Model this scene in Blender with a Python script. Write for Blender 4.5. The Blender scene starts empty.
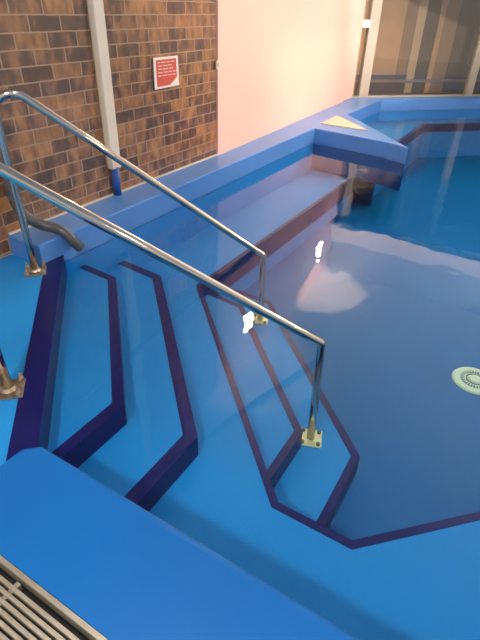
import bpy, bmesh, math, random
from mathutils import Vector, Matrix
random.seed(7)
S = bpy.context.scene
C = S.collection
SQ = math.sqrt(2)

# ------------------------------------------------------------------ materials
def mat(name):
    m = bpy.data.materials.new(name); m.use_nodes = True
    nt = m.node_tree; nt.nodes.clear()
    out = nt.nodes.new('ShaderNodeOutputMaterial')
    return m, nt, out
def N(nt, t, **kw):
    n = nt.nodes.new(t)
    for k, v in kw.items():
        if k in n.inputs: n.inputs[k].default_value = v
        else: setattr(n, k, v)
    return n
def plain(name, col, rough=.5, metal=0., spec=.5, var=0., vscale=4., bump=0., bscale=40., coat=0.):
    m, nt, out = mat(name)
    b = N(nt, 'ShaderNodeBsdfPrincipled')
    b.inputs['Base Color'].default_value = (*col, 1)
    b.inputs['Roughness'].default_value = rough
    b.inputs['Metallic'].default_value = metal
    b.inputs['Specular IOR Level'].default_value = spec
    b.inputs['Coat Weight'].default_value = coat
    tc = N(nt, 'ShaderNodeTexCoord')
    if var > 0:
        no = N(nt, 'ShaderNodeTexNoise'); no.inputs['Scale'].default_value = vscale; no.inputs['Detail'].default_value = 4
        nt.links.new(tc.outputs['Object'], no.inputs['Vector'])
        r = N(nt, 'ShaderNodeValToRGB')
        r.color_ramp.elements[0].position = .3; r.color_ramp.elements[1].position = .7
        r.color_ramp.elements[0].color = (*[c*(1-var) for c in col], 1)
        r.color_ramp.elements[1].color = (*[min(1, c*(1+var)) for c in col], 1)
        nt.links.new(no.outputs['Fac'], r.inputs['Fac']); nt.links.new(r.outputs['Color'], b.inputs['Base Color'])
    if bump > 0:
        n2 = N(nt, 'ShaderNodeTexNoise'); n2.inputs['Scale'].default_value = bscale
        nt.links.new(tc.outputs['Object'], n2.inputs['Vector'])
        bp = N(nt, 'ShaderNodeBump'); bp.inputs['Strength'].default_value = bump; bp.inputs['Distance'].default_value = .004
        nt.links.new(n2.outputs['Fac'], bp.inputs['Height']); nt.links.new(bp.outputs['Normal'], b.inputs['Normal'])
    nt.links.new(b.outputs[0], out.inputs['Surface'])
    return m
def emit(name, col, strength):
    m, nt, out = mat(name)
    e = N(nt, 'ShaderNodeEmission'); e.inputs['Color'].default_value = (*col, 1); e.inputs['Strength'].default_value = strength
    nt.links.new(e.outputs[0], out.inputs['Surface'])
    return m

M = {}
M['blue'] = plain('blue_paint', (.005, .125, .43), .36, spec=.28, var=.07, vscale=1.6, bump=.04, bscale=18)
M['blue_deck'] = plain('blue_deck_paint', (.014, .24, .62), .36, spec=.3, var=.10, vscale=2.2, bump=.05, bscale=22)
M['kerb'] = plain('kerb_paint', (.075, .225, .56), .3, var=.06, vscale=1.6, bump=.04, bscale=18)  # paler blue than the basin: light on the kerb put into its colour
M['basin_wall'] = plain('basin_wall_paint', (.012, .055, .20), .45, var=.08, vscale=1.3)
M['floor_paint'] = plain('basin_floor_paint', (.004, .100, .31), .5, spec=.2, var=.08, vscale=1.3)
M['basin'] = plain('basin_paint', (.005, .195, .54), .5, spec=.2, var=.08, vscale=1.3)
M['navy'] = plain('navy_paint', (.004, .006, .085), .35, spec=.2, var=.15, vscale=3)
M['chrome'] = plain('polished_steel', (.66, .59, .49), .11, metal=1, bump=.02, bscale=8)
M['steel'] = plain('brushed_steel', (.56, .52, .42), .38, metal=.75, var=.12, vscale=12)
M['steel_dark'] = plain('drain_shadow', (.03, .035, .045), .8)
M['brass'] = plain('brass_plate', (.80, .68, .40), .35, metal=.35, var=.15, vscale=30)
M['plate'] = plain('worn_steel_plate', (.34, .28, .22), .3, metal=.8, var=.3, vscale=40)
M['bolt'] = plain('bronze_bolt', (.62, .50, .36), .3, metal=.8, var=.3, vscale=60)
M['bolt_dark'] = plain('dark_bolt', (.09, .09, .07), .5, metal=.5)
M['white_wall'] = plain('white_plaster', (.88, .57, .47), .75, var=.015, vscale=1.5)
M['upper_paint'] = plain('grey_upper_paint', (.36, .36, .37), .7)
M['white_trim'] = plain('white_trim_paint', (.88, .82, .76), .6)
M['ceiling'] = plain('ceiling_paint', (.82, .80, .77), .85, var=.03, vscale=1)
M['frame'] = plain('painted_frame', (.80, .69, .54), .5, var=.05, vscale=8)
M['far_frame'] = plain('far_painted_frame', (.40, .36, .29), .5, var=.05, vscale=8)
M['blue_tube'] = plain('blue_tube_paint', (.020, .085, .33), .4, var=.1, vscale=10)
M['pipe'] = plain('grey_pipe', (.075, .075, .080), .35, var=.15, vscale=9)
M['pipe_pale'] = plain('grey_downpipe', (.16, .17, .185), .4, var=.1, vscale=9)
M['sign_white'] = plain('sign_paper', (.86, .80, .72), .5)
M['sign_text'] = plain('sign_lettering', (.80, .55, .48), .5)
M['sign_red'] = plain('sign_red', (.56, .085, .055), .5, var=.06, vscale=20)
M['cream'] = plain('cream_tile', (.58, .50, .36), .55, var=.08, vscale=12)
M['inlet'] = plain('inlet_plastic', (.78, .76, .58), .5)
M['inlet_dark'] = plain('inlet_slots', (.16, .19, .19), .7)
M['dark'] = plain('dark_ceiling', (.07, .05, .04), .8)
M['lamp_body'] = plain('lamp_body', (.7, .68, .62), .5)
M['lamp'] = emit('lamp_glass', (1, .82, .60), 110)
M['panel_lamp'] = emit('ceiling_lamp_glass', (1, .90, .78), 150)
M['bright_lamp'] = emit('bright_lamp_glass', (1, .88, .74), 430)
M['dim_lamp'] = emit('dim_lamp_glass', (1, .90, .78), 90)
M['mid_lamp'] = emit('mid_lamp_glass', (1, .90, .78), 560)
M['strip_lamp'] = emit('strip_lamp_glass', (1, .90, .80), 1700)
M['brown_a'] = plain('brown_board_light', (.36, .21, .11), .6, var=.15, vscale=3)  # browns of the bands that imitate reflections in the far glazing
M['brown_b'] = plain('brown_board_mid', (.20, .115, .062), .6, var=.15, vscale=3)
M['brown_c'] = plain('brown_board_dark', (.070, .045, .032), .6, var=.2, vscale=3)
M['brown_d'] = plain('black_board', (.022, .020, .018), .6)
M['pale_post'] = plain('pale_batten', (.38, .27, .17), .6)

def brick_mat():
    m, nt, out = mat('brown_brick')
    L = nt.links.new
    b = N(nt, 'ShaderNodeBsdfPrincipled'); b.inputs['Roughness'].default_value = .8; b.inputs['Specular IOR Level'].default_value = .25
    tc = N(nt, 'ShaderNodeTexCoord'); sep = N(nt, 'ShaderNodeSeparateXYZ'); comb = N(nt, 'ShaderNodeCombineXYZ')
    L(tc.outputs['Object'], sep.inputs[0]); L(sep.outputs['X'], comb.inputs['X']); L(sep.outputs['Z'], comb.inputs['Y'])
    mp = N(nt, 'ShaderNodeMapping'); mp.inputs['Location'].default_value = (.05, -.016, 0)
    L(comb.outputs[0], mp.inputs['Vector'])
    # slightly wobbling joints
    wn = N(nt, 'ShaderNodeTexNoise'); wn.inputs['Scale'].default_value = 9
    L(mp.outputs[0], wn.inputs['Vector'])
    ws = N(nt, 'ShaderNodeVectorMath', operation='SUBTRACT'); ws.inputs[1].default_value = (.5, .5, .5)
    L(wn.outputs['Color'], ws.inputs[0])
    wm = N(nt, 'ShaderNodeVectorMath', operation='SCALE'); wm.inputs['Scale'].default_value = .008
    L(ws.outputs[0], wm.inputs[0])
    wa = N(nt, 'ShaderNodeVectorMath', operation='ADD'); L(mp.outputs[0], wa.inputs[0]); L(wm.outputs[0], wa.inputs[1])
    br = N(nt, 'ShaderNodeTexBrick')
    br.offset = .5; br.squash = 1
    for k, v in {'Scale': 1., 'Mortar Size': .0052, 'Mortar Smooth': .35, 'Bias': 0., 'Brick Width': .232, 'Row Height': .0865}.items():
        br.inputs[k].default_value = v
    br.inputs['Color1'].default_value = (0, 0, 0, 1); br.inputs['Color2'].default_value = (1, 1, 1, 1); br.inputs['Mortar'].default_value = (.5, .5, .5, 1)
    L(wa.outputs[0], br.inputs['Vector'])
    # blotches: upright smears of orange on dark brown bricks
    mp2 = N(nt, 'ShaderNodeMapping'); mp2.inputs['Scale'].default_value = (13, 6, 1); L(comb.outputs[0], mp2.inputs['Vector'])
    no = N(nt, 'ShaderNodeTexNoise'); no.inputs['Scale'].default_value = 1.; no.inputs['Detail'].default_value = 3; L(mp2.outputs[0], no.inputs['Vector'])
    mx = N(nt, 'ShaderNodeMath', operation='MULTIPLY_ADD'); mx.inputs[1].default_value = .55
    L(br.outputs['Color'], mx.inputs[0])
    ml = N(nt, 'ShaderNodeMath', operation='MULTIPLY_ADD'); ml.inputs[1].default_value = 1.75; ml.inputs[2].default_value = -.68
    L(no.outputs['Fac'], ml.inputs[0]); L(ml.outputs[0], mx.inputs[2])
    r = N(nt, 'ShaderNodeValToRGB'); cr = r.color_ramp
    cr.elements[0].position = .12; cr.elements[0].color = (.15, .085, .066, 1)
    cr.elements[1].position = .92; cr.elements[1].color = (.70, .34, .14, 1)
    for p, c in ((.35, (.24, .120, .075, 1)), (.55, (.42, .20, .10, 1)), (.72, (.54, .25, .105, 1))):
        e = cr.elements.new(p); e.color = c
    L(mx.outputs[0], r.inputs['Fac'])
    fn = N(nt, 'ShaderNodeTexNoise'); fn.inputs['Scale'].default_value = 60; fn.inputs['Detail'].default_value = 4; L(comb.outputs[0], fn.inputs['Vector'])
    fm = N(nt, 'ShaderNodeMix', data_type='RGBA', blend_type='MULTIPLY'); fm.inputs['Factor'].default_value = .35
    L(r.outputs['Color'], fm.inputs['A']); L(fn.outputs['Color'], fm.inputs['B'])
    mo = N(nt, 'ShaderNodeMix', data_type='RGBA'); mo.inputs['B'].default_value = (.52, .33, .21, 1)
    L(br.outputs['Fac'], mo.inputs['Factor']); L(fm.outputs['Result'], mo.inputs['A'])
    L(mo.outputs['Result'], b.inputs['Base Color'])
    bp = N(nt, 'ShaderNodeBump'); bp.inputs['Strength'].default_value = .5; bp.inputs['Distance'].default_value = .006; bp.invert = True
    L(br.outputs['Fac'], bp.inputs['Height']); L(bp.outputs['Normal'], b.inputs['Normal'])
    L(b.outputs[0], out.inputs['Surface'])
    return m
M['brick'] = brick_mat()

def glass_mat(name, ior=1.5, rough=0., tint=(1, 1, 1), boost=1.):
    m, nt, out = mat(name); L = nt.links.new
    f = N(nt, 'ShaderNodeFresnel'); f.inputs['IOR'].default_value = ior
    # the fresnel of a thin sheet: the same from both sides
    geo = N(nt, 'ShaderNodeNewGeometry')
    t = N(nt, 'ShaderNodeBsdfTransparent'); t.inputs['Color'].default_value = (*tint, 1)
    g = N(nt, 'ShaderNodeBsdfGlossy'); g.inputs['Roughness'].default_value = rough
    mx = N(nt, 'ShaderNodeMixShader')
    k = N(nt, 'ShaderNodeMath', operation='MULTIPLY'); k.inputs[1].default_value = boost; k.use_clamp = True
    iorsw = N(nt, 'ShaderNodeMix', data_type='FLOAT'); iorsw.inputs['A'].default_value = ior; iorsw.inputs['B'].default_value = 1/ior
    L(geo.outputs['Backfacing'], iorsw.inputs['Factor'])
    L(iorsw.outputs['Result'], f.inputs['IOR'])
    f.inputs['IOR'].default_value = ior
    L(f.outputs[0], k.inputs[0]); L(k.outputs[0], mx.inputs['Fac'])
    L(t.outputs[0], mx.inputs[1]); L(g.outputs[0], mx.inputs[2])
    L(mx.outputs[0], out.inputs['Surface'])
    return m
M['glass'] = glass_mat('window_glass', 1.5, .0, (.97, .97, .96))
M['glass_far'] = glass_mat('far_window_glass', 1.5, .0, (.97, .97, .96), 2.2)
M['glass_hazy'] = glass_mat('smeared_window_glass', 1.5, .16, (.97, .97, .96), .9)

def water_mats():
    dens, col = .26, (.10, .86, .84, 1)
    m, nt, out = mat('pool_water_surface'); L = nt.links.new
    tc = N(nt, 'ShaderNodeTexCoord')
    mp = N(nt, 'ShaderNodeMapping'); mp.inputs['Scale'].default_value = (1, 1, 1); L(tc.outputs['Object'], mp.inputs['Vector'])
    n1 = N(nt, 'ShaderNodeTexNoise'); n1.inputs['Scale'].default_value = 9; n1.inputs['Detail'].default_value = 0; L(mp.outputs[0], n1.inputs['Vector'])
    n2 = N(nt, 'ShaderNodeTexNoise'); n2.inputs['Scale'].default_value = 1.6; n2.inputs['Detail'].default_value = 1; L(mp.outputs[0], n2.inputs['Vector'])
    sm = N(nt, 'ShaderNodeMath', operation='MULTIPLY_ADD'); sm.inputs[1].default_value = 2.0
    L(n2.outputs['Fac'], sm.inputs[0]); L(n1.outputs['Fac'], sm.inputs[2])
    bp = N(nt, 'ShaderNodeBump'); bp.inputs['Strength'].default_value = 1; bp.inputs['Distance'].default_value = .0010
    L(sm.outputs[0], bp.inputs['Height'])
    f = N(nt, 'ShaderNodeFresnel'); f.inputs['IOR'].default_value = 1.33
    geo = N(nt, 'ShaderNodeNewGeometry')
    isw = N(nt, 'ShaderNodeMix', data_type='FLOAT'); isw.inputs['A'].default_value = 1.38; isw.inputs['B'].default_value = 1/1.38
    L(geo.outputs['Backfacing'], isw.inputs['Factor']); L(isw.outputs['Result'], f.inputs['IOR'])
    L(bp.outputs[0], f.inputs['Normal'])
    t = N(nt, 'ShaderNodeBsdfTransparent')
    g = N(nt, 'ShaderNodeBsdfGlossy'); g.inputs['Roughness'].default_value = .015; L(bp.outputs[0], g.inputs['Normal'])
    mx = N(nt, 'ShaderNodeMixShader'); L(f.outputs[0], mx.inputs['Fac']); L(t.outputs[0], mx.inputs[1]); L(g.outputs[0], mx.inputs[2])
    L(mx.outputs[0], out.inputs['Surface'])
    va = N(nt, 'ShaderNodeVolumeAbsorption'); va.inputs['Color'].default_value = col; va.inputs['Density'].default_value = dens
    L(va.outputs[0], out.inputs['Volume'])
    m2, nt2, out2 = mat('pool_water_body')
    t2 = N(nt2, 'ShaderNodeBsdfTransparent'); nt2.links.new(t2.outputs[0], out2.inputs['Surface'])
    va2 = N(nt2, 'ShaderNodeVolumeAbsorption'); va2.inputs['Color'].default_value = col; va2.inputs['Density'].default_value = dens
    nt2.links.new(va2.outputs[0], out2.inputs['Volume'])
    return m, m2
M['water'], M['water_body'] = water_mats()

# ------------------------------------------------------------------ mesh helpers
def obj(name, bm, m, parent=None, smooth=False, bevel=0., seg=2):
    bmesh.ops.recalc_face_normals(bm, faces=bm.faces)
    me = bpy.data.meshes.new(name); bm.to_mesh(me); bm.free()
    o = bpy.data.objects.new(name, me); C.objects.link(o)
    for mm in (m if isinstance(m, (list, tuple)) else [m]): me.materials.append(mm)
    if smooth:
        for p in me.polygons: p.use_smooth = True
    if bevel:
        b = o.modifiers.new('bevel', 'BEVEL'); b.width = bevel; b.segments = seg; b.limit_method = 'ANGLE'; b.angle_limit = math.radians(35)
    if parent: o.parent = parent
    return o
def tag(o, label=None, cat=None, group=None, kind=None):
    if label: o['label'] = label
    if cat: o['category'] = cat
    if group: o['group'] = group
    if kind: o['kind'] = kind
    return o
def empty(name, loc, rz=0.):
    o = bpy.data.objects.new(name, None); C.objects.link(o); o.location = loc; o.rotation_euler = (0, 0, rz); o.empty_display_size = .1
    return o
def prism(poly, z0, z1, bm=None):
    bm = bm or bmesh.new()
    a = [bm.verts.new((x, y, z0)) for x, y in poly]; b = [bm.verts.new((x, y, z1)) for x, y in poly]
    bm.faces.new(a); bm.faces.new(b)
    for i in range(len(poly)):
        j = (i+1) % len(poly); bm.faces.new((a[i], a[j], b[j], b[i]))
    return bm
def box(x0, x1, y0, y1, z0, z1, bm=None):
    return prism([(x0, y0), (x1, y0), (x1, y1), (x0, y1)], z0, z1, bm)
def obox(c, u, su, sv, z0, z1, bm=None):       # box turned about z: centre c, direction u
    ux, uy = u; vx, vy = -uy, ux
    P = [(c[0]+a*su*ux+b*sv*vx, c[1]+a*su*uy+b*sv*vy) for a, b in ((-1, -1), (1, -1), (1, 1), (-1, 1))]
    return prism(P, z0, z1, bm)
def cyl(c, r, z0, z1, n=24, bm=None, r2=None):
    r2 = r if r2 is None else r2
    bm = bm or bmesh.new()
    a = [bm.verts.new((c[0]+r*math.cos(2*math.pi*i/n), c[1]+r*math.sin(2*math.pi*i/n), z0)) for i in range(n)]
    b = [bm.verts.new((c[0]+r2*math.cos(2*math.pi*i/n), c[1]+r2*math.sin(2*math.pi*i/n), z1)) for i in range(n)]
    bm.faces.new(a); bm.faces.new(b)
    for i in range(n):
        j = (i+1) % n; bm.faces.new((a[i], a[j], b[j], b[i]))
    return bm
def ring(c, r0, r1, z0, z1, n=40, bm=None):
    bm = bm or bmesh.new(); V = []
    for i in range(n):
        a = 2*math.pi*i/n; cs, sn = math.cos(a), math.sin(a)
        V.append([bm.verts.new((c[0]+r*cs, c[1]+r*sn, z)) for r, z in ((r0, z0), (r1, z0), (r1, z1), (r0, z1))])
    for i in range(n):
        j = (i+1) % n
        for k in range(4):
            l = (k+1) % 4; bm.faces.new((V[i][k], V[j][k], V[j][l], V[i][l]))
    return bm
def fillet(pts, radii, n=8):
    pts = [Vector(p) for p in pts]; out = [pts[0]]
    for i in range(1, len(pts)-1):
        p, a, b = pts[i], pts[i-1], pts[i+1]; r = radii[i-1]
        da = (a-p).normalized(); db = (b-p).normalized()
        ang = da.angle(db); d = r/math.tan(ang/2)
        s, e = p+da*d, p+db*d
        cen = p+(da+db).normalized()*(r/math.sin(ang/2))
        v0, v1 = s-cen, e-cen
        tot = v0.angle(v1); ax = v0.cross(v1).normalized()
        for k in range(n+1): out.append(cen+Matrix.Rotation(tot*k/n, 3, ax) @ v0)
    out.append(pts[-1]); return out
def tube(path, r, n=20, bm=None, hollow=0.):
    bm = bm or bmesh.new(); path = [Vector(p) for p in path]
    t = (path[1]-path[0]).normalized(); u = t.orthogonal().normalized(); rings = []
    for i, p in enumerate(path):
        if i == 0: tn = (path[1]-p).normalized()
        elif i == len(path)-1: tn = (p-path[-2]).normalized()
        else: tn = ((p-path[i-1]).normalized()+(path[i+1]-p).normalized()).normalized()
        u = (u-tn*u.dot(tn)).normalized(); v = tn.cross(u)
        rr = r(i/(len(path)-1)) if callable(r) else r
        rings.append([bm.verts.new(p+(u*math.cos(2*math.pi*k/n)+v*math.sin(2*math.pi*k/n))*rr) for k in range(n)])
    for a, b in zip(rings, rings[1:]):
        for k in range(n):
            l = (k+1) % n; bm.faces.new((a[k], a[l], b[l], b[k]))
    bm.faces.new(rings[0]); 
    if hollow:
        p = path[-1]; tn = (p-path[-2]).normalized(); inner = []
        for dep in (0, -.05):
            inner.append([bm.verts.new(p+tn*dep+(q.co-p)*hollow) for q in rings[-1]])
        for a, b in ((rings[-1], inner[0]), (inner[0], inner[1])):
            for k in range(n):
                l = (k+1) % n; bm.faces.new((a[k], a[l], b[l], b[k]))
        bm.faces.new(inner[1])
    else: bm.faces.new(rings[-1])
    return bm
def offset_line(pts, d):                        # offset an open polyline to its left by d, mitred
    P = [Vector(p) for p in pts]; out = []
    for i in range(len(P)):
        ns = []
        if i > 0: e = (P[i]-P[i-1]).normalized(); ns.append(Vector((-e.y, e.x)))
        if i < len(P)-1: e = (P[i+1]-P[i]).normalized(); ns.append(Vector((-e.y, e.x)))
        if len(ns) == 1: out.append(P[i]+ns[0]*d)
        else:
            m = (ns[0]+ns[1]).normalized(); out.append(P[i]+m*(d/m.dot(ns[0])))
    return out
def nosing(pts, w, z, drop, side=1, t=.004):
    """painted edge band: a strip w wide on the tread and drop deep down the riser"""
    inn = offset_line(pts, side*w); out = offset_line(pts, -side*t); P = [Vector(p) for p in pts]
    bm = bmesh.new(); R = []
    for a, p, b in zip(inn, P, out):
        R.append([bm.verts.new(v) for v in ((a.x, a.y, z-.002), (a.x, a.y, z+.003), (b.x, b.y, z+.003), (b.x, b.y, z-drop), (p.x+(p.x-b.x)*.5, p.y+(p.y-b.y)*.5, z-drop), (p.x+(p.x-b.x)*.5, p.y+(p.y-b.y)*.5, z-.002))])
    for a, b in zip(R, R[1:]):
        for k in range(6):
            l = (k+1) % 6; bm.faces.new((a[k], a[l], b[l], b[k]))
    bm.faces.new(R[0]); bm.faces.new(R[-1])
    return bm

# ------------------------------------------------------------------ room shell
KY = 2.43                      # pool side face of the kerb under the wall
ZW = -.03                      # water level
ZF = -.74                      # basin floor
def struct(name, bm, m, parent=None, **kw):
    o = obj(name, bm, m, parent, **kw)
    if not parent: o['kind'] = 'structure'
    return o
struct('wall_left', box(-3, 4.1, 2.722, 2.86, 0., 3.0), M['brick'])
WD = Vector((4.35, .20)).normalized()
wx, wy = 4.1, 2.70
struct('wall_back', prism([(wx, wy), (wx+4.38*WD.x, wy+4.38*WD.y), (wx+4.38*WD.x, wy+4.38*WD.y+.14), (wx, wy+.14)], .131, 3.0), M['white_wall'])
struct('ceiling', prism([(-3, 2.86), (-3, -7), (8.4, -7), (8.4, 3.05), (4.1, 2.86)], 3.0, 3.1), M['ceiling'])
struct('ceiling_far', prism([(8.5, 3.2), (8.5, -6), (14, -6), (14, 3.2)], 2.45, 2.55), M['dark'])
struct('trim_1', box(8.3, 8.5, -7, 2.885, 1.99, 2.33), M['white_trim'])
struct('wall_upper', box(8.38, 8.5, -7, 2.88, 2.33, 3.0), M['upper_paint'])
# deck by the stairs and the raised floor where one stands
struct('floor', prism([(-3, 1.16), (.585, 1.16), (.626, 1.2), (KY-.574, KY), (KY-.574, 2.720), (-3, 2.720)], -.74, 0.), M['blue_deck'])
struct('floor_upper', prism([(-3, -4), (-.02, -4), (-.02, 1.16), (-3, 1.16)], -.3, .095), M['blue_deck'])

# glazed screen in front of the bricks
w1 = empty('window_1', (2.69, 2.70, .13)); w1['kind'] = 'structure'
def local(o, parent):
    o.parent = parent; o.matrix_parent_inverse = parent.matrix_basis.inverted(); return o
def child(name, bm, m, parent, **kw):          # geometry given in world space
    bmesh.ops.translate(bm, verts=bm.verts, vec=-Vector(parent.location))
    if parent.rotation_euler.z: bmesh.ops.rotate(bm, verts=bm.verts, cent=(0, 0, 0), matrix=Matrix.Rotation(-parent.rotation_euler.z, 3, 'Z'))
    return obj(name, bm, m, parent, **kw)
child('mullion', box(2.617, 2.708, 2.660, 2.720, .335, 3.0), M['frame'], w1, bevel=.006)
tag(child('post_base', tube([(2.662, 2.688, .132), (2.662, 2.688, .345)], .031), M['blue_tube'], w1, smooth=True), 'dark blue painted foot of the mullion')
child('pane', box(2.708, 4.098, 2.704, 2.708, .142, 2.99), M['glass_hazy'], w1)
child('pane', box(.0, 2.617, 2.704, 2.708, .142, 2.99), M['glass_hazy'], w1)
child('sill', box(1.70, 4.098, 2.700, 2.720, .131, .141), M['frame'], w1)
lt = empty('window_latch', (4.085, 2.690, .93)); tag(lt, 'small pale latch on the screen edge where brick meets white wall', 'latch')
child('plate', box(4.060, 4.098, 2.686, 2.699, .895, .965), M['frame'], lt, bevel=.004)
child('knob', box(4.070, 4.090, 2.672, 2.686, .915, .945), M['frame'], lt, bevel=.004)

# glazing at the far end, turned 45 degrees
G0 = Vector((8.5, 2.93)); GD = Vector((1, -1))/SQ; GN = Vector((1, 1))/SQ
def gz(s0, s1, n0, n1, z0, z1, bm=None):
    return prism([tuple(G0+GD*s+GN*n) for s, n in ((s0, n0), (s1, n0), (s1, n1), (s0, n1))], z0, z1, bm)
w2 = empty('window_2', (8.5, 2.93, .13)); w2['kind'] = 'structure'
child('frame', gz(.12, .285, -.05, .05, .13, 2.45), M['far_frame'], w2, bevel=.006)
child('frame', gz(-.02, .03, -.03, .04, .13, 2.45), M['brown_a'], w2, bevel=.004)
child('frame', gz(2.17, 2.30, -.05, .05, .13, 2.45), M['far_frame'], w2, bevel=.006)
child('sill', gz(-.05, 6, -.06, .06, .131, .150), M['far_frame'], w2)
child('pane', gz(.285, 2.17, .0, .005, .15, 2.45), M['glass_far'], w2)
child('pane', gz(2.30, 5, .0, .005, .15, 2.45), M['glass_far'], w2)
child('pane', gz(.03, .12, .0, .005, .15, 2.45), M['glass_far'], w2)
child('hinge', gz(.0, .125, -.06, -.03, 1.13, 1.235), M['sign_white'], w2, bevel=.004)
# added wall behind that glazing, its browns imitate the room's reflection
wf = empty('wall_far', (9.0, 3.1, .0)); wf['kind'] = 'structure'
reflection_bands = [(-.6, .22, 'brown_b'), (.22, .98, 'brown_a'), (.98, 1.20, 'brown_b'), (1.20, 1.36, 'pale_post'), (1.36, 1.62, 'brown_c'), (1.62, 1.72, 'brown_a'),
          (1.72, 2.0, 'brown_b'), (2.0, 2.75, 'brown_c'), (2.75, 6.2, 'brown_d')]
for i, (a, b, k) in enumerate(reflection_bands):
    dn = .012*(i % 2)
    child('panel', gz(a, b, .42-dn, .50, .0, 2.45), M[k], wf, bevel=.004)
child('lower_board', gz(.22, 1.20, .385, .405, .0, .42), M['brown_c'], wf, bevel=.004)
child('rail', gz(-.6, 2.75, .365, .384, .30, .345), M['brown_b'], wf, bevel=.004)  # one more band of the imitated reflection
struct('floor_far', gz(-.6, 6.2, .07, .45, .05, .12), M['brown_c'])

# ------------------------------------------------------------------ the pool
pool = empty('swimming_pool', (3.2, .8, ZF)); tag(pool, 'blue painted pool basin with navy edged corner steps and raised kerb', 'pool')
def P(name, bm, m, **kw): return child(name, bm, m, pool, **kw)
P('basin_floor', prism([(.3, -7), (13, -7), (13, 3.0), (.3, 3.0)], ZF-.15, ZF), M['floor_paint'])
kerb_poly = [(1.69, 2.720), (1.69, KY), (5.87, KY), (5.72, 1.46), (5.60, 1.20), (7.02, KY), (8.57, KY), (12.6, -1.60), (12.9, -1.30), (8.47, 2.955), (8.44, 2.895), (4.1, 2.698), (4.098, 2.720)]
P('kerb', prism(kerb_poly, -.055, .13), M['kerb'], bevel=.014, seg=3)
wall_poly = [(1.69, 2.720), (1.69, KY), (8.57, KY), (12.6, -1.60), (12.9, -1.30), (8.47, 2.955), (8.44, 2.895), (4.1, 2.698), (4.098, 2.720)]
P('basin_wall', prism(wall_poly, ZF, -.0551), M['basin'])
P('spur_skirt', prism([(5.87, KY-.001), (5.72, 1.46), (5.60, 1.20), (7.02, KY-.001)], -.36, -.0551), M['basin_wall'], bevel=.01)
# the kerb in the foreground
bm = prism([(.322, -5), (.652, -5), (.652, 1.165), (.608, 1.212), (.322, 1.222)], -.74, .10)
ed = [e for e in bm.edges if all(v.co.z > .09 for v in e.verts) and max(v.co.x for v in e.verts) > .5 and max(v.co.y for v in e.verts) > 0]
bmesh.ops.bevel(bm, geom=ed, offset=.024, segments=3, profile=.6, affect='EDGES')
P('kerb', bm, M['blue'])
Z = [0, -.14, -.26, -.38, -.50, -.62]
XK = .652
# deck edge
e0 = [(.648, 1.222), (KY-.574, KY)]
# treads
c1, c2, c3, c4, c5 = -.092*SQ, .217*SQ, .507*SQ, .80*SQ, 1.09*SQ
e1 = [(XK, 1.258), (1.258+c1, 1.258), (2.00, 2.00-c1), (2.02, KY)]
e2 = [(XK, .93), (.93+c2, .93), (2.35, 2.35-c2), (2.39, KY)]
YB = 1.85
e3 = [(5.86, YB), (YB+c3, YB), (1.207, 1.207-c3), (1.207, .158), (5.0, -3.635)]
e4 = [(1.207, .615), (.615+c4, .615), (2.67, 2.67-c4), (2.70, YB)]
e5 = [(1.207, .315), (.315+c5, .315), (3.01, 3.01-c5), (3.03, YB)]
def step(name, line, extra, z, label, w, drop, side=1):
    o = P(name, prism(list(line)+extra, ZF, z), M['basin'])
    o['label'] = label
    n = nosing(line, w, z, drop, side)
    bmesh.ops.translate(n, verts=n.verts, vec=-Vector(pool.location))
    nn = obj('nosing_stripe', n, M['navy'], o); nn['label'] = 'navy painted edge'
    return o
step('step', e1, [(1.5, KY), (XK, 1.6)], Z[1], 'topmost step under water', .050, .12)
step('step', e2, [(1.90, KY), (1.0, 1.6), (XK, 1.25)], Z[2], 'second step under water', .060, .12)
ol = [(5.86, KY), (XK, KY), (XK, -5), (5.0, -5)]
step('bench', list(e3), [(13, -3.635), (13, -6.9), (XK, -6.9), (XK, KY), (5.86, KY)], Z[3], 'ledge running round the deep part', .032, .20, -1)
step('step', e4, [(2.5, YB), (1.9, YB), (1.207, 1.1)], Z[4], 'third step, inside the ledge', .037, .12)
step('step', e5, [(2.7, YB), (1.207, .5)], Z[5], 'lowest step, inside the ledge', .04, .12)
bf = [(6.20, 1.70), (8.80, 1.70), (12.2, -1.70)]
o = P('bench', prism(bf+[(12.5, -1.5), (8.6, 2.44), (7.0, 2.44), (6.0, 1.60)], ZF, -.20), M['basin'])
n = nosing(bf, .06, -.20, .12, 1); bmesh.ops.translate(n, verts=n.verts, vec=-Vector(pool.location))
obj('nosing_stripe', n, M['navy'], o)['label'] = 'navy painted edge'
# navy strip on the deck edge above the first tread (painted on the floor edge)
n = nosing(e0, .10, 0., .14, 1); P('edge_stripe', n, M['navy'])['label'] = 'wide navy strip along the deck edge at the top of the steps'

# water
wp = [(.62, -6.9), (.62, 1.25), (KY-.574-.02, KY+.02), (5.90, KY+.02), (5.745, 1.46), (5.62, 1.23), (7.01, KY+.02), (8.58, KY+.02), (12.6, -1.57), (12.6, -6.9)]
bm = prism(wp, ZF-.03, ZW)
bm.normal_update()
for f in bm.faces: f.material_index = 0 if all(abs(v.co.z-ZW) < 1e-5 for v in f.verts) else 1
wt = obj('pool_water', bm, [M['water'], M['water_body']])
tag(wt, 'clear still water filling the blue pool', 'water', kind='stuff')

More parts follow.
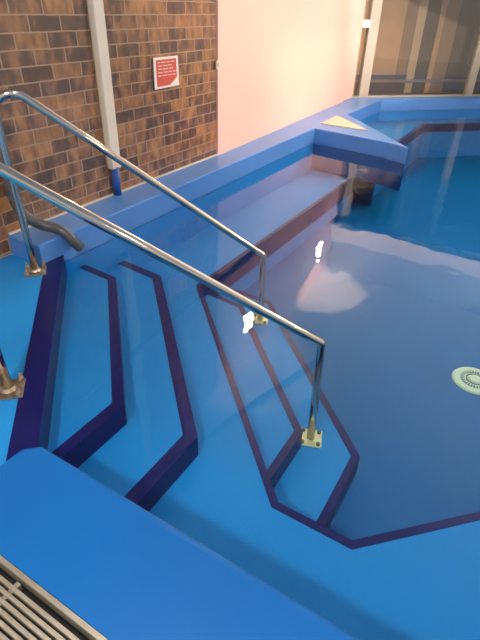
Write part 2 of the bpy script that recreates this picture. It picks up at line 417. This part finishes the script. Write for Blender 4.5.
# inlet fitting on the floor
ic = (3.045, -.115)
it = empty('floor_inlet', (*ic, ZF)); tag(it, 'round cream plastic inlet on the pool floor near the right edge', 'pool fitting')
child('flange', cyl(ic, .150, ZF, ZF+.012, 40, r2=.140), M['inlet'], it, bevel=.003)
child('slot_ring', ring(ic, .072, .094, ZF+.0125, ZF+.0165), M['inlet_dark'], it)
child('slot_ring', ring(ic, .052, .060, ZF+.0125, ZF+.0165), M['inlet_dark'], it)
child('cap', cyl(ic, .046, ZF+.012, ZF+.024, 32, r2=.040), M['inlet'], it)
bm = bmesh.new()
for k in range(30):
    a = 2*math.pi*k/30; u = (math.cos(a), math.sin(a))
    obox((ic[0]+u[0]*.083, ic[1]+u[1]*.083), u, .012, .0030, ZF+.0166, ZF+.0185, bm)
child('rib_ring', bm, M['inlet'], it)

# ------------------------------------------------------------------ handrails
def handrail(label, A, top, J, L):
    """A upper foot, top height of the upper corner, J lower corner, L lower foot"""
    rt = empty('handrail', A); tag(rt, label, 'handrail', 'steel handrails down the pool steps')
    path = fillet([A, (A[0]-.018, A[1]+.018, top), J, L], [.10, .030], 12)
    full = [path[0]]
    for a, b in zip(path, path[1:]):
        n = max(1, int((b-a).length/.25))
        for k in range(1, n+1): full.append(a+(b-a)*k/n)
    child('rail', tube(full, .0213, 24), M['chrome'], rt, smooth=True)
    d = Vector((J[0]-A[0], J[1]-A[1])).normalized()
    p = child('foot_plate', obox(A, d, .062, .062, A[2], A[2]+.008), M['plate'], rt, bevel=.003)
    for a, b in ((-1, -1), (1, -1), (1, 1), (-1, 1)):
        c = (A[0]+(d.x*a-d.y*b)*.048, A[1]+(d.y*a+d.x*b)*.048)
        bm = cyl(c, .013, A[2]+.010, A[2]+.024, 6); cyl(c, .0075, A[2]+.024, A[2]+.045, 12, bm)
        bmesh.ops.translate(bm, verts=bm.verts, vec=-Vector(A)); obj('bolt', bm, M['bolt'], p)
    c0 = child('collar', cyl(A, .034, A[2]+.010, A[2]+.024, 24, r2=.026), M['bolt'], rt, smooth=False)
    d2 = Vector((math.cos(.35), math.sin(.35)))
    p = child('foot_plate', obox(L, d2, .062, .062, L[2], L[2]+.008), M['brass'], rt, bevel=.003)
    p['label'] = 'cream square plate under water'
    for a, b in ((-1, -1), (1, -1), (1, 1), (-1, 1)):
        c = (L[0]+(d2.x*a-d2.y*b)*.044, L[1]+(d2.y*a+d2.x*b)*.044)
        bm = cyl(c, .012, L[2]+.008, L[2]+.018, 8)
        bmesh.ops.translate(bm, verts=bm.verts, vec=-Vector(A)); obj('bolt', bm, M['bolt_dark'], p)
    return rt
handrail('steel handrail farther from the viewer, nearer the brick wall', (1.61, 2.39, 0.), 1.10, (2.734, 1.416, -.075), (2.734, 1.416, Z[5]))
handrail('steel handrail nearest the viewer, its end over the lowest step', (.83, 1.61, 0.), 1.075, (1.852, .612, .022), (1.838, .593, Z[5]))

# ------------------------------------------------------------------ drain grating
g = empty('drain_grate', (.19, .2, .10)); tag(g, 'slatted metal drain grate beside the blue coping at bottom left', 'drain grate')
Y0, Y1 = -1.2, 1.18
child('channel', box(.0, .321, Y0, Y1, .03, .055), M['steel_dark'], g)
child('frame', box(.3065, .321, Y0, Y1, .055, .101), M['steel'], g, bevel=.003)
x = .2800
for k in range(15):
    child('bar', box(x-.0058, x+.0058, Y0, Y1, .062, .099), M['steel'], g, bevel=.0035); x -= .0178
for yy in (.835, .40, -.1, -.6):
    child('cross_tie', box(.012, .300, yy-.008, yy+.008, .064, .090), M['steel'], g, bevel=.002)

# ------------------------------------------------------------------ pipe draining over the kerb
dp = empty('drain_pipe', (1.755, 2.63, .13)); tag(dp, 'grey drain pipe on the brick wall bending over the blue kerb', 'pipe')
child('downpipe', tube([(1.755, 2.655, 2.9), (1.755, 2.655, 1.5), (1.755, 2.652, .36)], .034), M['pipe_pale'], dp, smooth=True)
pts = [(1.755, 2.652, .40), (1.757, 2.648, .33), (1.768, 2.630, .275), (1.795, 2.590, .228), (1.835, 2.535, .190), (1.868, 2.485, .176), (1.885, 2.430, .160), (1.905, 2.392, .118), (1.925, 2.378, .078), (1.955, 2.370, .035)]
def smooth_path(p, n=4):
    p = [Vector(q) for q in p]; out = []
    for i in range(len(p)-1):
        a, b, c, d = p[max(0, i-1)], p[i], p[i+1], p[min(len(p)-1, i+2)]
        for k in range(n):
            t = k/n; out.append(.5*((2*b)+(c-a)*t+(2*a-5*b+4*c-d)*t*t+(3*b-a-3*c+d)*t**3))
    out.append(p[-1]); return out
child('spout', tube(smooth_path(pts), .034, 20, hollow=.84), M['pipe'], dp, smooth=True)['label'] = 'dark grey bent spout'
child('collar', tube([(1.755, 2.652, .385), (1.755, 2.652, .425)], .040), M['pipe'], dp, smooth=False)

# ------------------------------------------------------------------ wall sign
sg = empty('wall_sign', (3.355, 2.698, .925)); tag(sg, 'red notice with white border fixed to the glazed brick wall', 'sign')
SX, SZ = 3.355, .925
def quad(pts, y0, y1, bm=None):
    bm = bm or bmesh.new()
    a = [bm.verts.new((px, y0, pz)) for px, pz in pts]; b = [bm.verts.new((px, y1, pz)) for px, pz in pts]
    bm.faces.new(a); bm.faces.new(b)
    for i in range(len(pts)):
        j = (i+1) % len(pts); bm.faces.new((a[i], a[j], b[j], b[i]))
    return bm
child('sheet', quad([(3.200, .817), (3.508, .820), (3.505, 1.036), (3.205, 1.036)], 2.696, 2.6995), M['sign_white'], sg)
child('red_panel', quad([(3.228, .832), (3.385, .834), (3.484, .885), (3.482, 1.020), (3.230, 1.019)], 2.6945, 2.696), M['sign_red'], sg)
rows = [(1.000, (.03, .06, .04, .05)), (.977, (.05, .06, .05)), (.954, (.05, .07, .05)), (.931, (.06, .05, .05, .05)), (.908, (.04, .06, .05, .04))]
for zz, ws in rows:
    bm = bmesh.new(); xx = 3.248
    for w_ in ws:
        quad([(xx, zz-.0035), (xx+w_*.93, zz-.0035), (xx+w_*.93, zz+.0035), (xx, zz+.0035)], 2.6935, 2.6945, bm); xx += w_+.010
    child('text_line', bm, M['sign_text'], sg)
child('corner_fold', quad([(3.385, .832), (3.505, .822), (3.492, .893)], 2.689, 2.6940), M['sign_white'], sg)

# ------------------------------------------------------------------ cream plate on the kerb spur
tl = obj('kerb_plate', prism([(6.15, 2.47), (6.13, 1.84), (6.78, 2.50)], .1305, .142), M['cream'], bevel=.003)
tag(tl, 'triangular cream plate lying on the blue kerb spur', 'plate')

# ------------------------------------------------------------------ lamps of the room, with added fill lights
def wall_light(s, z, label):
    c = Vector((wx, wy))+WD*s; nrm = Vector((WD.y, -WD.x))
    t = empty('wall_light', (c.x, c.y, z)); tag(t, label, 'wall lamp', 'wall lamps on the white wall')
    child('back_plate', obox(c+nrm*.012, WD, .11, .012, z-.15, z+.15), M['lamp_body'], t, bevel=.004)
    child('lamp_shade', obox(c+nrm*.060, WD, .095, .036, z-.13, z+.13), M['lamp'], t, bevel=.02, seg=3)
    l = bpy.data.lights.new('up_beam', 'SPOT'); l.energy = 1350; l.spot_size = math.radians(120); l.spot_blend = .5; l.color = (1, .78, .60); l.shadow_soft_size = .04
    lo = bpy.data.objects.new('up_beam', l); C.objects.link(lo); lo.location = (nrm.x*.10, nrm.y*.10, .16); lo.rotation_euler = (math.pi, 0, 0); lo.parent = t
wall_light(.70, 2.22, 'glowing wall lamp on the white wall near the brick')
wall_light(3.48, 2.25, 'glowing wall lamp on the white wall near the far glazing')
def ceiling_light(x, y, r, label, grp='ceiling lamps over the pool', m='panel_lamp'):
    t = empty('ceiling_light', (x, y, 3.0)); tag(t, label, 'ceiling lamp', grp)
    child('housing', cyl((x, y), r+.03, 2.94, 3.0, 32), M['lamp_body'], t)
    child('diffuser', cyl((x, y), r*.9, 2.90, 2.94, 32, r2=r), M[m], t)
ceiling_light(6.85, -3.90, .23, 'round ceiling lamp over the far side of the pool', m='bright_lamp')
ceiling_light(8.05, -5.60, .18, 'round ceiling lamp by the far right of the pool', m='bright_lamp')
ceiling_light(-1.4, .3, .17, 'round ceiling lamp behind the viewer', m='mid_lamp')
ceiling_light(.6, .9, .15, 'round ceiling lamp over the pool steps', m='dim_lamp')  # added out of view to lighten the steps
ceiling_light(.6, -4.4, .20, 'round ceiling lamp right of the viewer')  # added off-frame source for general fill

def fill_uplight(x0, x1, y, z, label):  # added unseen trough that brightens the ceiling mirrored in the water
    t = empty('uplight', ((x0+x1)/2, y, z)); tag(t, label, 'lamp', 'hanging uplights')
    child('housing', box(x0, x1, y-.07, y+.07, z-.06, z), M['lamp_body'], t, bevel=.006)
    child('lamp_strip', box(x0+.03, x1-.03, y-.05, y+.05, z+.0005, z+.012), M['strip_lamp'], t)
    child('hanger', tube([(x0+.3, y, z-.02), (x0+.3, y, 3.)], .006, 8), M['lamp_body'], t)
    child('hanger', tube([(x1-.3, y, z-.02), (x1-.3, y, 3.)], .006, 8), M['lamp_body'], t)
fill_uplight(5.6, 8.1, -1.7, 2.5, 'long hanging uplight over the right side of the pool')
def spot(x, y, tx, ty, tz, power, label, grp='ceiling spotlights aimed at the white wall', col=(1, .64, .44)):  # added spotlights out of view, brighten the white wall and the far beam
    t = empty('ceiling_spotlight', (x, y, 3.0)); tag(t, label, 'spotlight', grp)
    d = (Vector((tx, ty, tz))-Vector((x, y, 2.86))).normalized()
    c = Vector((x, y, 2.86))
    child('can', tube([c-d*.10, c-d*.02], .06), M['lamp_body'], t)
    child('stem', tube([(x, y, 3.), tuple(c-d*.05)], .012, 10), M['lamp_body'], t)
    l = bpy.data.lights.new('spot_beam', 'SPOT'); l.energy = power; l.color = col; l.spot_size = math.radians(46); l.spot_blend = .6; l.shadow_soft_size = .05
    lo = bpy.data.objects.new('spot_beam', l); C.objects.link(lo); lo.location = c-Vector(t.location); lo.parent = t
    lo.rotation_euler = d.to_track_quat('-Z', 'Y').to_euler()
spot(4.6, -3.2, 5.3, 2.75, 1.5, 1000, 'left ceiling spotlight aimed at the white wall')
spot(6.6, -3.2, 7.2, 2.82, 1.5, 1000, 'right ceiling spotlight aimed at the white wall')
spot(6.2, -1.5, 8.3, 1.1, 2.20, 1150, 'ceiling spotlight aimed at the white beam over the far glazing', 'beam spotlight', (1, .86, .74))
# warm even fill added in place of the unbuilt rest of the hall
wd = bpy.data.worlds.new('hall'); S.world = wd; wd.use_nodes = True
bg = wd.node_tree.nodes['Background']; bg.inputs[0].default_value = (1., .88, .76, 1); bg.inputs[1].default_value = .9

# ------------------------------------------------------------------ camera
Rm = ((0.51755494, -0.45985224, 0.7215766), (-0.85528006, -0.30282392, 0.42046841), (0.02515732, -0.83476559, -0.55003048))
cam = bpy.data.cameras.new('camera'); co = bpy.data.objects.new('camera', cam); C.objects.link(co)
right = Vector([r[0] for r in Rm]); down = Vector([r[1] for r in Rm]); fwd = Vector([r[2] for r in Rm])
m = Matrix.Identity(4)
for i in range(3): m[i][0] = right[i]; m[i][1] = -down[i]; m[i][2] = -fwd[i]
m.translation = (0, 0, 1.4)
co.matrix_world = m
cam.sensor_fit = 'VERTICAL'; cam.sensor_height = 36; cam.lens = 36*481/640; cam.clip_start = .05
S.camera = co
S.view_settings.view_transform = 'Standard'; S.view_settings.look = 'None'; S.view_settings.gamma = 1; S.view_settings.use_curve_mapping = False
S.view_settings.exposure = -.4
S.cycles.use_denoising = True
S.cycles.max_bounces = 10; S.cycles.transparent_max_bounces = 16
S.cycles.sample_clamp_indirect = 8
